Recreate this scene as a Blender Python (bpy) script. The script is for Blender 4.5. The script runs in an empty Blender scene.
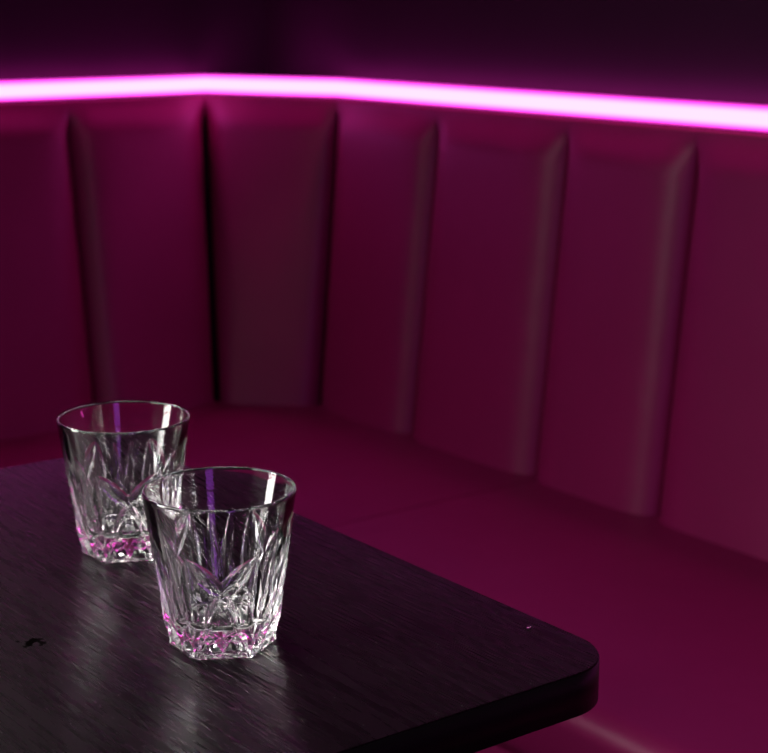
import bpy, bmesh, math, random
import numpy as np
from mathutils import Matrix, Vector

S = bpy.context.scene
COL = S.collection
random.seed(4)

# ------------------------------------------------------------------ sizes (metres)
SEAT_Z, TABLE_Z, EYE_Z, STRIP_Z = 0.450, 0.730, 1.083, 0.947
AZ, PITCH, FPX = math.radians(-53.04), math.radians(12.966), 1642.2
WALL_X0, WALL_X1 = -2.215, -2.345      # left run: foot and top of the backrest
WALL_Y0, WALL_Y1 = 1.450, 1.505        # long run: foot and top of the backrest
SEAT_DEPTH = 0.480

# ------------------------------------------------------------------ helpers
def obj(name, bm, mat=None, parent=None, smooth=True):
    me = bpy.data.meshes.new(name)
    bm.normal_update()
    bm.to_mesh(me); bm.free()
    if mat: me.materials.append(mat)
    if smooth:
        me.polygons.foreach_set('use_smooth', [True] * len(me.polygons))
    o = bpy.data.objects.new(name, me)
    COL.objects.link(o)
    if parent: o.parent = parent
    return o

def tag(o, label=None, cat=None, group=None, kind=None):
    if label: o['label'] = label
    if cat: o['category'] = cat
    if group: o['group'] = group
    if kind: o['kind'] = kind
    return o

def empty(name, loc, rz=0.0):
    o = bpy.data.objects.new(name, None)
    o.location = loc; o.rotation_euler = (0, 0, rz); o.empty_display_size = 0.05
    COL.objects.link(o)
    return o

def box(bm, lo, hi):
    v = [bm.verts.new((x, y, z)) for x in (lo[0], hi[0]) for y in (lo[1], hi[1]) for z in (lo[2], hi[2])]
    for f in ((0, 1, 3, 2), (4, 6, 7, 5), (0, 4, 5, 1), (2, 3, 7, 6), (0, 2, 6, 4), (1, 5, 7, 3)):
        bm.faces.new([v[i] for i in f])
    return bm

def prism(bm, pts, z0, z1):
    lo = [bm.verts.new((x, y, z0)) for x, y in pts]
    hi = [bm.verts.new((x, y, z1)) for x, y in pts]
    n = len(pts)
    bm.faces.new(list(reversed(lo))); bm.faces.new(hi)
    for i in range(n):
        j = (i + 1) % n
        bm.faces.new((lo[i], lo[j], hi[j], hi[i]))
    return lo, hi

def lathe(bm, prof, n=64):
    rings = [[bm.verts.new((r * math.cos(2 * math.pi * k / n), r * math.sin(2 * math.pi * k / n), z)) for k in range(n)]
             for r, z in prof]
    for a, b in zip(rings, rings[1:]):
        for k in range(n):
            l = (k + 1) % n
            bm.faces.new((a[k], a[l], b[l], b[k]))
    bm.faces.new(list(reversed(rings[0]))); bm.faces.new(rings[-1])
    return bm

def rounded_rect(x0, x1, y0, y1, radii, n=14):
    """counter-clockwise; radii for corners (x0,y0),(x1,y0),(x1,y1),(x0,y1)"""
    out = []
    for (cx, cy, sx, sy, a0), r in zip(((x0, y0, 1, 1, 180), (x1, y0, -1, 1, 270), (x1, y1, -1, -1, 0), (x0, y1, 1, -1, 90)), radii):
        for k in range(n + 1):
            a = math.radians(a0 + 90 * k / n)
            out.append((cx + sx * r + r * math.cos(a), cy + sy * r + r * math.sin(a)))
    return out

# ------------------------------------------------------------------ materials
def new_mat(name):
    m = bpy.data.materials.new(name); m.use_nodes = True
    nt = m.node_tree
    return m, nt, nt.nodes, nt.links, nt.nodes['Principled BSDF']

def leather(name, col, rough=0.42, spec=0.5):
    m, nt, N, L, b = new_mat(name)
    tc = N.new('ShaderNodeTexCoord')
    big = N.new('ShaderNodeTexNoise'); big.inputs['Scale'].default_value = 5; big.inputs['Detail'].default_value = 3
    L.new(tc.outputs['Object'], big.inputs['Vector'])
    mix = N.new('ShaderNodeMix'); mix.data_type = 'RGBA'
    mix.inputs['A'].default_value = (col[0] * .88, col[1] * .88, col[2] * .88, 1)
    mix.inputs['B'].default_value = (col[0] * 1.12, col[1] * 1.12, col[2] * 1.12, 1)
    L.new(big.outputs['Fac'], mix.inputs['Factor'])
    L.new(mix.outputs['Result'], b.inputs['Base Color'])
    pores = N.new('ShaderNodeTexVoronoi'); pores.inputs['Scale'].default_value = 420
    L.new(tc.outputs['Object'], pores.inputs['Vector'])
    crease = N.new('ShaderNodeTexNoise'); crease.inputs['Scale'].default_value = 14; crease.inputs['Detail'].default_value = 4
    L.new(tc.outputs['Object'], crease.inputs['Vector'])
    bp = N.new('ShaderNodeBump'); bp.inputs['Strength'].default_value = .10; bp.inputs['Distance'].default_value = .002
    L.new(pores.outputs['Distance'], bp.inputs['Height'])
    bp2 = N.new('ShaderNodeBump'); bp2.inputs['Strength'].default_value = .16; bp2.inputs['Distance'].default_value = .012
    L.new(crease.outputs['Fac'], bp2.inputs['Height']); L.new(bp.outputs['Normal'], bp2.inputs['Normal'])
    L.new(bp2.outputs['Normal'], b.inputs['Normal'])
    b.inputs['Roughness'].default_value = rough
    b.inputs['Specular IOR Level'].default_value = spec
    return m

def plain(name, col, rough=0.6, spec=0.3, metal=0.0, noise=0.0):
    m, nt, N, L, b = new_mat(name)
    tc = N.new('ShaderNodeTexCoord')
    n = N.new('ShaderNodeTexNoise'); n.inputs['Scale'].default_value = 12; n.inputs['Detail'].default_value = 5
    L.new(tc.outputs['Object'], n.inputs['Vector'])
    mix = N.new('ShaderNodeMix'); mix.data_type = 'RGBA'
    mix.inputs['A'].default_value = (*[c * (1 - noise) for c in col], 1)
    mix.inputs['B'].default_value = (*[c * (1 + noise) for c in col], 1)
    L.new(n.outputs['Fac'], mix.inputs['Factor']); L.new(mix.outputs['Result'], b.inputs['Base Color'])
    b.inputs['Roughness'].default_value = rough
    b.inputs['Specular IOR Level'].default_value = spec
    b.inputs['Metallic'].default_value = metal
    return m

def table_wood():
    m, nt, N, L, b = new_mat('black_stained_wood')
    tc = N.new('ShaderNodeTexCoord')
    mp = N.new('ShaderNodeMapping'); mp.inputs['Scale'].default_value = (6, 200, 60)
    L.new(tc.outputs['Object'], mp.inputs['Vector'])
    g = N.new('ShaderNodeTexNoise'); g.inputs['Scale'].default_value = 1.0; g.inputs['Detail'].default_value = 6; g.inputs['Distortion'].default_value = .6
    L.new(mp.outputs['Vector'], g.inputs['Vector'])
    mp2 = N.new('ShaderNodeMapping'); mp2.inputs['Scale'].default_value = (40, 600, 200)
    L.new(tc.outputs['Object'], mp2.inputs['Vector'])
    g2 = N.new('ShaderNodeTexNoise'); g2.inputs['Scale'].default_value = 1.0; g2.inputs['Detail'].default_value = 5
    L.new(mp2.outputs['Vector'], g2.inputs['Vector'])
    add = N.new('ShaderNodeMath'); add.operation = 'ADD'
    L.new(g.outputs['Fac'], add.inputs[0]); L.new(g2.outputs['Fac'], add.inputs[1])
    half = N.new('ShaderNodeMath'); half.operation = 'MULTIPLY'; half.inputs[1].default_value = .5
    L.new(add.outputs[0], half.inputs[0])
    ramp = N.new('ShaderNodeValToRGB')
    ramp.color_ramp.elements[0].position = .30; ramp.color_ramp.elements[0].color = (.0022, .0014, .0018, 1)
    ramp.color_ramp.elements[1].position = .76; ramp.color_ramp.elements[1].color = (.0100, .0070, .0085, 1)
    L.new(half.outputs[0], ramp.inputs['Fac'])
    # an old gouge in the finish: dark torn flecks around one spot
    sub = N.new('ShaderNodeVectorMath'); sub.operation = 'SUBTRACT'; sub.inputs[1].default_value = GOUGE
    L.new(tc.outputs['Object'], sub.inputs[0])
    scl = N.new('ShaderNodeVectorMath'); scl.operation = 'MULTIPLY'; scl.inputs[1].default_value = (95, 95, 0)
    L.new(sub.outputs[0], scl.inputs[0])
    ln = N.new('ShaderNodeVectorMath'); ln.operation = 'LENGTH'; L.new(scl.outputs[0], ln.inputs[0])
    gn = N.new('ShaderNodeTexNoise'); gn.inputs['Scale'].default_value = 170; gn.inputs['Detail'].default_value = 4
    L.new(tc.outputs['Object'], gn.inputs['Vector'])
    gm = N.new('ShaderNodeMath'); gm.operation = 'MULTIPLY_ADD'; gm.inputs[1].default_value = 2.6; gm.inputs[2].default_value = -.72
    L.new(gn.outputs['Fac'], gm.inputs[0])
    cut = N.new('ShaderNodeMath'); cut.operation = 'SUBTRACT'
    L.new(gm.outputs[0], cut.inputs[0]); L.new(ln.outputs['Value'], cut.inputs[1])
    st = N.new('ShaderNodeMath'); st.operation = 'MULTIPLY'; st.inputs[1].default_value = 9; st.use_clamp = True
    L.new(cut.outputs[0], st.inputs[0])
    mix = N.new('ShaderNodeMix'); mix.data_type = 'RGBA'; mix.inputs['B'].default_value = (.0015, .001, .001, 1)
    L.new(st.outputs[0], mix.inputs['Factor']); L.new(ramp.outputs['Color'], mix.inputs['A'])
    # fine dust: sparse pale specks
    vo = N.new('ShaderNodeTexVoronoi'); vo.inputs['Scale'].default_value = 170
    L.new(tc.outputs['Object'], vo.inputs['Vector'])
    near = N.new('ShaderNodeMath'); near.operation = 'LESS_THAN'; near.inputs[1].default_value = .075
    L.new(vo.outputs['Distance'], near.inputs[0])
    sc_ = N.new('ShaderNodeSeparateColor'); L.new(vo.outputs['Color'], sc_.inputs[0])
    rare = N.new('ShaderNodeMath'); rare.operation = 'GREATER_THAN'; rare.inputs[1].default_value = .72
    L.new(sc_.outputs[0], rare.inputs[0])
    both = N.new('ShaderNodeMath'); both.operation = 'MULTIPLY'
    L.new(near.outputs[0], both.inputs[0]); L.new(rare.outputs[0], both.inputs[1])
    dmix = N.new('ShaderNodeMix'); dmix.data_type = 'RGBA'; dmix.inputs['B'].default_value = (.16, .14, .15, 1)
    L.new(both.outputs[0], dmix.inputs['Factor']); L.new(mix.outputs['Result'], dmix.inputs['A'])
    L.new(dmix.outputs['Result'], b.inputs['Base Color'])
    # dust and fine wear in the gloss
    rr = N.new('ShaderNodeMapRange'); rr.inputs['From Min'].default_value = .3; rr.inputs['From Max'].default_value = .7
    rr.inputs['To Min'].default_value = .25; rr.inputs['To Max'].default_value = .30
    L.new(half.outputs[0], rr.inputs['Value'])
    ro = N.new('ShaderNodeMix'); ro.data_type = 'FLOAT'; ro.inputs['B'].default_value = .9
    L.new(st.outputs[0], ro.inputs['Factor']); L.new(rr.outputs['Result'], ro.inputs['A'])
    L.new(ro.outputs['Result'], b.inputs['Roughness'])
    sv = N.new('ShaderNodeMapRange'); sv.inputs['To Min'].default_value = .18; sv.inputs['To Max'].default_value = .0
    L.new(st.outputs[0], sv.inputs['Value']); L.new(sv.outputs['Result'], b.inputs['Specular IOR Level'])
    dif = N.new('ShaderNodeMath'); dif.operation = 'SUBTRACT'
    L.new(half.outputs[0], dif.inputs[0]); L.new(st.outputs[0], dif.inputs[1])
    bp = N.new('ShaderNodeBump'); bp.inputs['Strength'].default_value = .04; bp.inputs['Distance'].default_value = .0008
    L.new(dif.outputs[0], bp.inputs['Height']); L.new(bp.outputs['Normal'], b.inputs['Normal'])
    return m

def glass_mat(name, ior=1.53):
    m, nt, N, L, b = new_mat(name)
    b.inputs['Base Color'].default_value = (.985, .985, .985, 1)
    b.inputs['Roughness'].default_value = 0.0
    b.inputs['IOR'].default_value = ior
    b.inputs['Transmission Weight'].default_value = 1.0
    return m

def tube_mat(name, z_mid, z_half, core, skin):
    """milky light tube: hot core where the diodes sit, weaker glow at its upper and lower skin"""
    m = bpy.data.materials.new(name); m.use_nodes = True
    nt = m.node_tree; nt.nodes.clear(); N, L = nt.nodes, nt.links
    tc = N.new('ShaderNodeTexCoord'); sp = N.new('ShaderNodeSeparateXYZ'); L.new(tc.outputs['Object'], sp.inputs[0])
    d = N.new('ShaderNodeMath'); d.operation = 'SUBTRACT'; d.inputs[1].default_value = z_mid; L.new(sp.outputs['Z'], d.inputs[0])
    a = N.new('ShaderNodeMath'); a.operation = 'ABSOLUTE'; L.new(d.outputs[0], a.inputs[0])
    r = N.new('ShaderNodeMapRange'); r.interpolation_type = 'SMOOTHSTEP'
    r.inputs['From Min'].default_value = z_half * .40; r.inputs['From Max'].default_value = z_half * .95
    L.new(a.outputs[0], r.inputs['Value'])
    mix = N.new('ShaderNodeMix'); mix.data_type = 'RGBA'
    mix.inputs['A'].default_value = (*core, 1); mix.inputs['B'].default_value = (*skin, 1)
    L.new(r.outputs['Result'], mix.inputs['Factor'])
    e = N.new('ShaderNodeEmission'); o = N.new('ShaderNodeOutputMaterial')
    L.new(mix.outputs['Result'], e.inputs['Color']); L.new(e.outputs[0], o.inputs['Surface'])
    return m

GOUGE = (-0.812, 0.364, TABLE_Z)
M_LEATHER = leather('wine_leather', (.31, .009, .105), .48)
M_PIPE = leather('wine_leather_rail', (.28, .009, .080), .5)
M_WALL = plain('dark_plum_wall_paint', (.042, .010, .034), .8, .2, noise=.12)
M_CEIL = plain('black_ceiling_paint', (.010, .008, .010), .9, .1)
M_FLOOR = plain('black_floor', (.012, .010, .011), .55, .3, noise=.3)
M_BASE = plain('black_plinth', (.012, .008, .010), .6, .3)
M_METAL = plain('black_powder_coat', (.02, .02, .02), .4, .5, .6)
M_EDGE = plain('black_edge_band', (.003, .0025, .003), .4, .15)
M_WOOD = table_wood()
M_GLASS = glass_mat('clear_crystal')
M_WATER = glass_mat('clear_water', 1.33)
M_STRIP = tube_mat('magenta_diffuser_glow', .018, .0145, (9.4, .80, 6.4), (1.6, .07, 1.15))

# ------------------------------------------------------------------ the setting
X_MAX, Y_MIN, CEIL_Z = 2.2, -2.6, 2.7
WX, WY = WALL_X1 - .035, WALL_Y1 + .035
def slab(name, lo, hi, mat):
    return tag(obj(name, box(bmesh.new(), lo, hi), mat, smooth=False), kind='structure')
slab('floor', (WX, Y_MIN, -.06), (X_MAX, WY, 0), M_FLOOR)
slab('ceiling', (WX, Y_MIN, CEIL_Z), (X_MAX, WY, CEIL_Z + .06), M_CEIL)
slab('wall_back', (WX - .1, WY, -.06), (X_MAX, WY + .1, CEIL_Z + .06), M_WALL)
slab('wall_left', (WX - .1, Y_MIN, -.06), (WX, WY, CEIL_Z + .06), M_WALL)

# ------------------------------------------------------------------ the banquette
ban = empty('banquette', (0, 0, 0))
tag(ban, 'wine red leather corner banquette with upright channelled backrest and plain seat', 'banquette seat')

# seams: foot points and head points of the backrest, from the far left end round the corner to the right end
TOP_Z = .926
foot, head = [], []
for y in (-1.62, -1.37, -1.12, -.87, -.62, -.38, -.14, .10, .34, .600, .860, 1.120):
    foot.append((WALL_X0, y)); head.append((WALL_X1, y + .01 + .03 * max(0, (y - .3)) ))
foot.append((WALL_X0, 1.332)); head.append((WALL_X1, 1.398))
foot.append((-2.100, WALL_Y0)); head.append((-2.122, WALL_Y1))
for x in (-1.866, -1.592, -1.366, -1.110, -.86, -.61, -.36, -.11, .14):
    foot.append((x, WALL_Y0)); head.append((x - .006, WALL_Y1))

def panel(i):
    f0, f1, h0, h1 = (Vector(p) for p in (foot[i], foot[i + 1], head[i], head[i + 1]))
    zb = SEAT_Z - .07
    a = Vector((f0.x, f0.y, SEAT_Z)); b_ = Vector((f1.x, f1.y, SEAT_Z))
    c = Vector((h0.x, h0.y, TOP_Z)); d = Vector((h1.x, h1.y, TOP_Z))
    nrm = (b_ - a).cross(c - a).normalized()
    if nrm.dot(Vector((0, 0, 1.0)) + Vector((-.6, .3, 0)) - a) < 0: nrm = -nrm
    bm = bmesh.new()
    ns, ntt = 44, 60
    D = .029
    rows = []
    corner = abs((b_ - a).normalized().x) > .05 and abs((b_ - a).normalized().y) > .05
    slit = 0.0 if corner else .010
    tb = (zb - SEAT_Z) / (TOP_Z - SEAT_Z)
    for j in range(ntt + 1):
        q = j / ntt
        q = 1 - (1 - q) ** 1.5                      # closer rows at the head
        t = tb + (1 - tb) * q
        row = []
        for k in range(ns + 1):
            s = .5 - .5 * math.cos(math.pi * k / ns)
            e = abs(2 * s - 1)
            ps = max(0., 1 - e ** 6.5) ** .66
            topd = (1 - t) * (TOP_Z - SEAT_Z)
            pt = min(1., max(0., topd - .003) / .052)
            pt = pt * pt * (3 - 2 * pt)
            gp = slit * pt                          # the seams open into narrow slits below the head
            s = gp + s * (1 - 2 * gp)
            p = (a.lerp(b_, s)).lerp(c.lerp(d, s), t) + nrm * (D * (.5 + (ps - .5) * pt) - .0145)
            row.append(bm.verts.new(p))
        rows.append(row)
    for r0, r1 in zip(rows, rows[1:]):
        for k in range(ns):
            bm.faces.new((r0[k], r0[k + 1], r1[k + 1], r1[k]))
    # closed back
    back = -nrm * .03
    bk = [[bm.verts.new(v.co + back) for v in (r[0], r[-1])] for r in (rows[0], rows[-1])]
    bm.faces.new((bk[0][0], bk[1][0], bk[1][1], bk[0][1]))
    bm.faces.new(rows[-1] + [bk[1][1], bk[1][0]])
    bm.faces.new(list(reversed(rows[0])) + [bk[0][0], bk[0][1]])
    bm.faces.new([r[0] for r in reversed(rows)] + [bk[0][0], bk[1][0]])
    bm.faces.new([r[-1] for r in rows] + [bk[1][1], bk[0][1]])
    bmesh.ops.recalc_face_normals(bm, faces=bm.faces)
    for e in bm.edges:
        if len(e.link_faces) == 2 and e.calc_face_angle(0) > 1.0: e.smooth = False
    return obj('backrest_channel', bm, M_LEATHER, ban)
for i in range(len(foot) - 1): panel(i)

def poly_offset_path(pts, off):
    """open path moved sideways (towards the room) by off, mitred"""
    out = []
    P = [Vector(p) for p in pts]
    for i, p in enumerate(P):
        d0 = (P[i] - P[i - 1]).normalized() if i else None
        d1 = (P[i + 1] - P[i]).normalized() if i < len(P) - 1 else None
        if d0 is None: d0 = d1
        if d1 is None: d1 = d0
        n0 = Vector((d0.y, -d0.x)); n1 = Vector((d1.y, -d1.x))
        m = (n0 + n1).normalized()
        out.append(p + m * (off / max(.2, m.dot(n0))))
    return out

RUN = [(WALL_X1, -1.62), (WALL_X1, 1.398), (-2.122, WALL_Y1), (.14, WALL_Y1)]
def swept(bm, prof):
    """prof: closed list of (offset towards room, z) swept along the run of the backrest head"""
    loops = []
    for off, z in prof:
        loops.append([bm.verts.new((p.x, p.y, z)) for p in poly_offset_path(RUN, off)])
    n = len(prof)
    for i in range(n):
        a, b_ = loops[i], loops[(i + 1) % n]
        for k in range(len(RUN) - 1):
            bm.faces.new((a[k], a[k + 1], b_[k + 1], b_[k]))
    bm.faces.new([l[0] for l in loops]); bm.faces.new([l[-1] for l in reversed(loops)])
    bmesh.ops.recalc_face_normals(bm, faces=bm.faces)
    return bm
# slim capping rail over the channels, under the light
obj('capping_rail', swept(bmesh.new(), [(-.030, .918), (-.005, .918), (-.003, .920), (-.003, .9275), (-.005, .929), (-.030, .929)]), M_PIPE, ban)

# seat cushions: a corner one and a long one, meeting at the seam
SX = -1.580
FY = WALL_Y0 - SEAT_DEPTH
FX = WALL_X0 + SEAT_DEPTH
def cushion(pts, soft, tight, inset):
    """soft: index of plan edges with a big roll; tight: plan edges with a small seam roll"""
    bm = bmesh.new()
    lo, hi = prism(bm, pts, SEAT_Z - .115, SEAT_Z)
    for i, (dx, dy) in inset.items():               # the front face slopes back below
        lo[i].co.x += dx; lo[i].co.y += dy
    n = len(pts)
    def edges(idx):
        out = []
        for i in idx:
            for ring in (hi, lo):
                e = bm.edges.get((ring[i], ring[(i + 1) % n]))
                if e: out.append(e)
        return out
    top_soft = edges(soft)
    bmesh.ops.bevel(bm, geom=top_soft, offset=.034, segments=8, profile=.5, affect='EDGES', clamp_overlap=False)
    if tight:
        sel = [e for e in bm.edges if all(abs(v.co.x - SX) < 1e-4 for v in e.verts)
               and all(abs(v.co.z - SEAT_Z) < 1e-4 for v in e.verts)]
        bmesh.ops.bevel(bm, geom=sel, offset=.010, segments=5, profile=.5, affect='EDGES', clamp_overlap=False)
    bmesh.ops.recalc_face_normals(bm, faces=bm.faces)
    for e in bm.edges:
        if len(e.link_faces) == 2 and e.calc_face_angle(0) > .7: e.smooth = False
    return obj('seat_cushion', bm, M_LEATHER, ban)
g = .0016
cushion([(SX + g, FY), (.14, FY), (.14, WALL_Y0 + .01), (SX + g, WALL_Y0 + .01)], [0], True, {0: (0, .05), 1: (0, .05)})
cushion([(WALL_X0 - .01, -1.62), (FX, -1.62), (FX, FY), (SX - g, FY), (SX - g, WALL_Y0 + .01), (-2.098, WALL_Y0 + .01),
         (WALL_X0 - .01, 1.32)], [1, 2], True, {1: (-.05, 0), 2: (-.05, .05), 3: (0, .05)})
# base box under the cushions
bm = bmesh.new()
prism(bm, [(WALL_X0 - .10, -1.61), (FX - .06, -1.61), (FX - .06, FY + .06), (.13, FY + .06), (.13, WALL_Y0 + .03),
           (-2.098, WALL_Y0 + .03), (WALL_X0 - .10, 1.30)], .08, SEAT_Z - .1155)
obj('base_panel', bm, M_LEATHER, ban, smooth=False)
bm = bmesh.new()
prism(bm, [(WALL_X0 - .08, -1.60), (FX - .11, -1.60), (FX - .11, FY + .11), (.12, FY + .11), (.12, WALL_Y0 + .02),
           (-2.098, WALL_Y0 + .02), (WALL_X0 - .08, 1.29)], .0, .08)
obj('toe_kick', bm, M_BASE, ban, smooth=False)

# ------------------------------------------------------------------ the light strip
strip = empty('light_strip', (WALL_X1, WALL_Y1, .929))
tag(strip, 'glowing pink magenta light strip running along the top of the banquette backrest', 'light strip')
inv = Matrix.Translation(-Vector((WALL_X1, WALL_Y1, .929)))
bm = swept(bmesh.new(), [(-.034, .9292), (-.0185, .9292), (-.0185, .950), (-.034, .950)])
bm.transform(inv); obj('mounting_channel', bm, M_METAL, strip, smooth=False)
zc, hh = .9470, .0145
prof = [(-.0062 + .0075 * math.cos(2 * math.pi * k / 24), zc + hh * math.sin(2 * math.pi * k / 24)) for k in range(24)]
bm = swept(bmesh.new(), prof)
bm.transform(inv); obj('diffuser', bm, M_STRIP, strip, smooth=False)

# ------------------------------------------------------------------ the table
TX0, TX1, TY0, TY1 = -1.150, -.5955, -.42, .6145
tab = empty('table', ((TX0 + TX1) / 2, .12, 0))
tag(tab, 'black stained wooden table with rounded corners holding two crystal tumblers', 'table')
T0 = Vector(tab.location)
pts = rounded_rect(TX0, TX1, TY0, TY1, (.05, .035, .036, .075))
bm = bmesh.new()
prism(bm, pts, TABLE_Z - .0245, TABLE_Z)
for e in bm.edges: e.smooth = True
rim = [e for e in bm.edges if all(v.co.z > TABLE_Z - 1e-5 for v in e.verts)]
bmesh.ops.bevel(bm, geom=rim, offset=.0009, segments=2, profile=.5, affect='EDGES')
for f in bm.faces: f.material_index = 0
for e in bm.edges:
    if len(e.link_faces) == 2 and e.calc_face_angle(0) > .35: e.smooth = False
top = obj('tabletop', bm, M_WOOD, tab)
top.location = -T0
# black edge banding wrapped round the board
bm = bmesh.new()
outer = rounded_rect(TX0 - .0006, TX1 + .0006, TY0 - .0006, TY1 + .0006, (.0506, .0356, .0366, .0756))
n = len(pts)
ring = []
for z in (TABLE_Z - .0250, TABLE_Z - .0010):
    ring.append([[bm.verts.new((x, y, z)) for x, y in outer], [bm.verts.new((x, y, z)) for x, y in pts]])
for i in range(n):
    j = (i + 1) % n
    (o0, i0), (o1, i1) = ring
    bm.faces.new((o0[i], o0[j], o1[j], o1[i])); bm.faces.new((i0[j], i0[i], i1[i], i1[j]))
    bm.faces.new((o1[i], o1[j], i1[j], i1[i])); bm.faces.new((o0[j], o0[i], i0[i], i0[j]))
for e in bm.edges:
    if len(e.link_faces) == 2 and e.calc_face_angle(0) > .7: e.smooth = False
eb = obj('edge_band', bm, M_EDGE, tab); eb.location = -T0
bm = bmesh.new()
lathe(bm, [(.038, .022), (.038, TABLE_Z - .034)], 40); obj('pedestal', bm, M_METAL, tab)
bm = bmesh.new()
lathe(bm, [(.215, 0), (.220, .004), (.220, .014), (.205, .020), (.05, .0215)], 64); obj('foot_plate', bm, M_METAL, tab)
bm = bmesh.new()
box(bm, (-.14, -.14, TABLE_Z - .034), (.14, .14, TABLE_Z - .0246)); obj('mounting_plate', bm, M_METAL, tab, smooth=False)

# ------------------------------------------------------------------ the tumblers
def tumbler_mesh():
    nth = 480
    H, R1, R0 = .0903, .0427, .0306
    RB = .0266                                     # flat of the six sided foot
    SR = .033
    th = np.arange(nth) * (2 * math.pi / nth)
    ths = (th + math.pi / 6) % (math.pi / 3) - math.pi / 6      # angle inside one of six faces
    D2 = math.radians
    # cuts: (angle0, z0, angle1, z1, half width, depth)
    cuts, feet = [], []
    for sg in (-1, 1):
        # face with a crown: wings, leaf on the corner, legs of the star
        cuts += [(sg * -2.5, .0385, sg * 28.0, .0605, .0050, .0019),
                 (sg * 30, .0600, sg * 30, .0120, .0040, .0016),
                 (sg * 1.5, .0420, sg * 17, .0150, .0028, .0015),
                 ]
        # face between: a pair of tall leaves
        cuts += [(60 + sg * 4, .0180, 60 + sg * 10.5, .0585, .0032, .0014),
                 ]
        for c0 in (0, 60):
            feet += [(c0 + sg * 32, .0000, c0 + sg * 14, .0170, .0050, .0022),
                     (c0 + sg * 16, .0170, c0 + sg * -3, .0000, .0050, .0022)]
    cuts += [(-3.5, .0448, 3.5, .0448, .0016, .0007), (0, .0415, 0, .0485, .0016, .0007)]
    allc = []
    for c, pw in [(c, 2) for c in cuts] + [(c, 1) for c in feet]:
        for sh in (-120, 0, 120):
            allc.append((c[0] + sh, c[1], c[2] + sh, c[3], c[4], c[5], pw))
    thw = (th + math.pi / 3) % (2 * math.pi / 3) - math.pi / 3      # angle inside one pair of faces
    zs = np.concatenate([np.linspace(.0007, .066, 210), np.linspace(.0666, H - .0016, 20)])
    Z, T = np.meshgrid(zs, ths, indexing='ij')
    W = np.broadcast_to(thw, Z.shape)
    cone = R0 + (R1 - R0) * (Z / H) ** .97
    flat = (RB + (Z / .041) * (R0 + (R1 - R0) * .041 / H - RB)) / np.cos(T)
    R = np.minimum(cone, flat)
    dep = np.zeros_like(R)
    for a0, z0, a1, z1, w, dm, pw in allc:
        x0, x1 = D2(a0) * SR, D2(a1) * SR
        dx, dz = x1 - x0, z1 - z0
        L2 = dx * dx + dz * dz; L = math.sqrt(L2)
        px, pz = W * SR - x0, Z - z0
        t = (px * dx + pz * dz) / L2
        dist = np.abs(px * dz - pz * dx) / L
        shp = np.clip(1 - (2 * t - 1) ** 2, 0, 1) ** .75
        ww = np.maximum(w * shp, 1e-6)
        dd = dm * shp * np.clip(1 - (dist / ww) ** pw, 0, 1)
        dep = np.maximum(dep, dd)
    R = R - dep
    verts = []; rings = []
    def add(rad, z):
        rad = np.broadcast_to(np.asarray(rad, float), (nth,))
        s = len(verts)
        verts.extend(zip((rad * np.cos(th)).tolist(), (rad * np.sin(th)).tolist(), [float(z)] * nth))
        rings.append(s)
    base = np.minimum(R0, RB / np.cos(ths))
    for fr in (.06, .3, .55): add(base * fr, .0012)
    add(base * .78, .0009); add(base * .84, .0); add(base * .965, 0.0); add(base * .992, .0002)
    for i, z in enumerate(zs): add(R[i], z)
    # rounded lip
    ro, ri = float(cone[-1, 0]), .0407
    cx_, rl = (ro + ri) / 2, (ro - ri) / 2
    for k in range(1, 12):
        a = math.pi * k / 12
        add(cx_ + rl * math.cos(a), H - .0016 + .0016 * math.sin(a))
    # cavity
    for z in np.linspace(H - .0016, .0225, 40):
        q = (z - .0225) / (H - .0016 - .0225)
        add(.0246 + (ri - .0246) * q ** .95, z)
    for k in range(1, 13):
        a = math.pi / 2 * k / 12
        add(.0130 + .0116 * math.cos(a), .0225 - .0072 * math.sin(a))
    for r in (.010, .007, .004, .0012): add(r, .0153 - .0006 * (1 - (r / .013) ** 2))
    faces = []
    for s, t in zip(rings, rings[1:]):
        for k in range(nth):
            l = (k + 1) % nth
            faces.append((s + k, s + l, t + l, t + k))
    faces.append(tuple(reversed(range(rings[0], rings[0] + nth))))
    faces.append(tuple(range(rings[-1], rings[-1] + nth)))
    me = bpy.data.meshes.new('crystal_tumbler')
    me.from_pydata(verts, [], faces)
    me.polygons.foreach_set('use_smooth', [True] * len(me.polygons))
    me.materials.append(M_GLASS)
    me.update()
    return me
TUMBLER = tumbler_mesh()
def tumbler(x, y, rz, label):
    o = bpy.data.objects.new('crystal_tumbler', TUMBLER)
    COL.objects.link(o)
    o.location = (x, y, TABLE_Z + .0001)
    o.rotation_euler = (0, 0, math.atan2(-y, -x) + math.radians(rz))
    tag(o, label, 'glass', 'cut crystal tumblers on the table')
    return o
tumbler(-.7485, .4496, 0, 'empty cut crystal tumbler nearest the viewer, in front of the other glass')
tumbler(-.9218, .4832, 2, 'empty cut crystal tumbler standing behind the nearer glass, towards the far table edge')

# a few spilt drops and dust crumbs on the board
def droplet(name, px, r, label, cat, mat):
    x, y = px
    bm = bmesh.new()
    lathe(bm, [(r, 0), (r * .96, r * .25), (r * .78, r * .5), (r * .45, r * .68), (r * .1, r * .74)], 20)
    o = obj(name, bm, mat)
    o.location = (x, y, TABLE_Z + .00005)
    return tag(o, label, cat)

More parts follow.
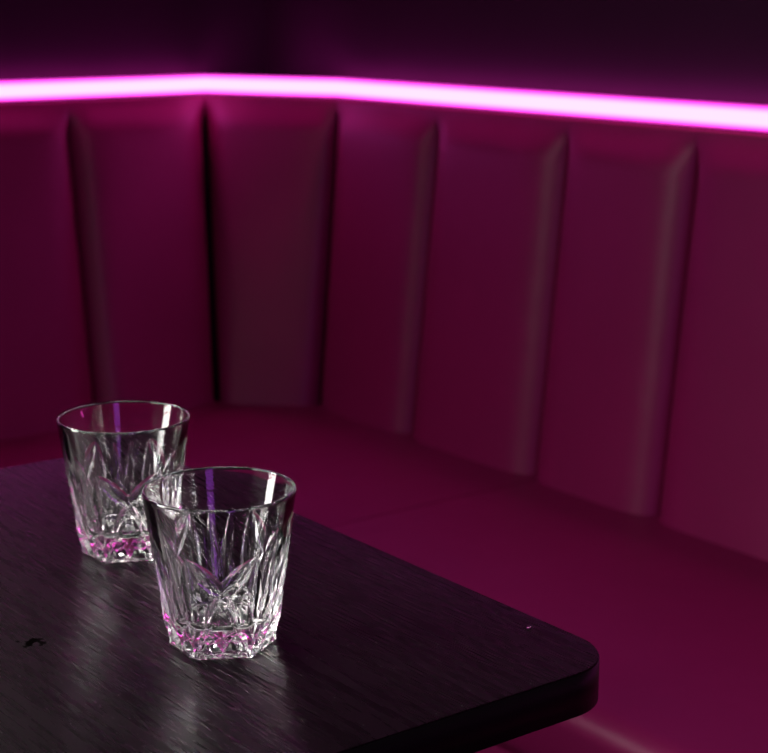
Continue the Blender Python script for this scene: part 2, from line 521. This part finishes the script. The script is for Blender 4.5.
# ------------------------------------------------------------------ camera
cam = bpy.data.cameras.new('camera'); co = bpy.data.objects.new('camera', cam); COL.objects.link(co)
fw = Vector((math.sin(AZ) * math.cos(PITCH), math.cos(AZ) * math.cos(PITCH), -math.sin(PITCH)))
rt = Vector((math.cos(AZ), -math.sin(AZ), 0))
up = rt.cross(fw)
co.matrix_world = Matrix(((rt.x, up.x, -fw.x, 0), (rt.y, up.y, -fw.y, 0), (rt.z, up.z, -fw.z, EYE_Z), (0, 0, 0, 1)))
cam.sensor_fit = 'HORIZONTAL'; cam.sensor_width = 36; cam.lens = FPX / 768 * 36
cam.clip_start = .02
cam.dof.use_dof = True; cam.dof.focus_distance = .885; cam.dof.aperture_fstop = 13
S.camera = co

def at_table(px, py):
    d = fw + rt * ((px - 384) / FPX) + up * ((376.5 - py) / FPX)
    k = (TABLE_Z - EYE_Z) / d.z
    return (d.x * k, d.y * k)
droplet('water_droplet', at_table(529, 628), .0015, 'tiny bright water droplet on the tabletop near its rounded corner', 'droplet', M_WATER)

# ------------------------------------------------------------------ lamps of the room and an added fill
def area(name, loc, target, sx, sy, power, col, spread=180):
    l = bpy.data.lights.new(name, 'AREA'); l.shape = 'RECTANGLE'; l.size = sx; l.size_y = sy
    l.energy = power; l.color = col; l.spread = math.radians(spread)
    o = bpy.data.objects.new(name, l); COL.objects.link(o)
    o.location = loc
    d = (Vector(target) - Vector(loc)).normalized()
    o.rotation_euler = d.to_track_quat('-Z', 'Y').to_euler()
    return o
G1 = Vector((-.7485, .4496, TABLE_Z + .05))
def cam_dir(right, fwd, z):   # horizontal directions as one stands at the table
    f2 = Vector((math.sin(AZ), math.cos(AZ), 0))
    return rt * right + f2 * fwd + Vector((0, 0, z))
# tall lamp to the left, and a broad soft one beside it
area('left_lamp', G1 + cam_dir(-1.45, -.05, .20), G1, .42, .9, 2.6, (1, .96, .94), 45)
area('side_lamp', G1 + cam_dir(-1.5, -.7, .75), G1, .9, .6, 2.6, (1, .95, .93), 70)
# unseen fill over the table, added to brighten the glass rims
area('overhead_fill', G1 + cam_dir(-.1, .1, 1.15), G1, .6, .6, .5, (1, .95, .93), 50)
area('corner_lamp', (-2.08, .42, 1.70), (-.92, .30, TABLE_Z), .36, .26, .55, (1, .90, .88), 42)
# soft room light from behind the viewer
area('room_lamp', G1 + cam_dir(.15, -2.1, 1.55), G1 + cam_dir(.2, 1.6, .05), .9, .6, 4.8, (1, .93, .90))
# violet tube of the bar behind the viewer
area('bar_tube', G1 + cam_dir(.75, -1.9, .25), G1, .42, 1.0, 4.0, (.55, .10, 1.0))

w = bpy.data.worlds.new('world'); S.world = w; w.use_nodes = True
w.node_tree.nodes['Background'].inputs[0].default_value = (.5, .3, .5, 1)
w.node_tree.nodes['Background'].inputs[1].default_value = .0006

# ------------------------------------------------------------------ colour and render depth
vs = S.view_settings
S.display_settings.display_device = 'sRGB'
vs.view_transform = 'Standard'; vs.look = 'None'; vs.exposure = 0; vs.gamma = 1; vs.use_curve_mapping = False
c = S.cycles
c.max_bounces = 24; c.transmission_bounces = 20; c.glossy_bounces = 8; c.diffuse_bounces = 4
c.caustics_reflective = True; c.caustics_refractive = True; c.blur_glossy = .4
c.sample_clamp_indirect = 0
c.use_denoising = True
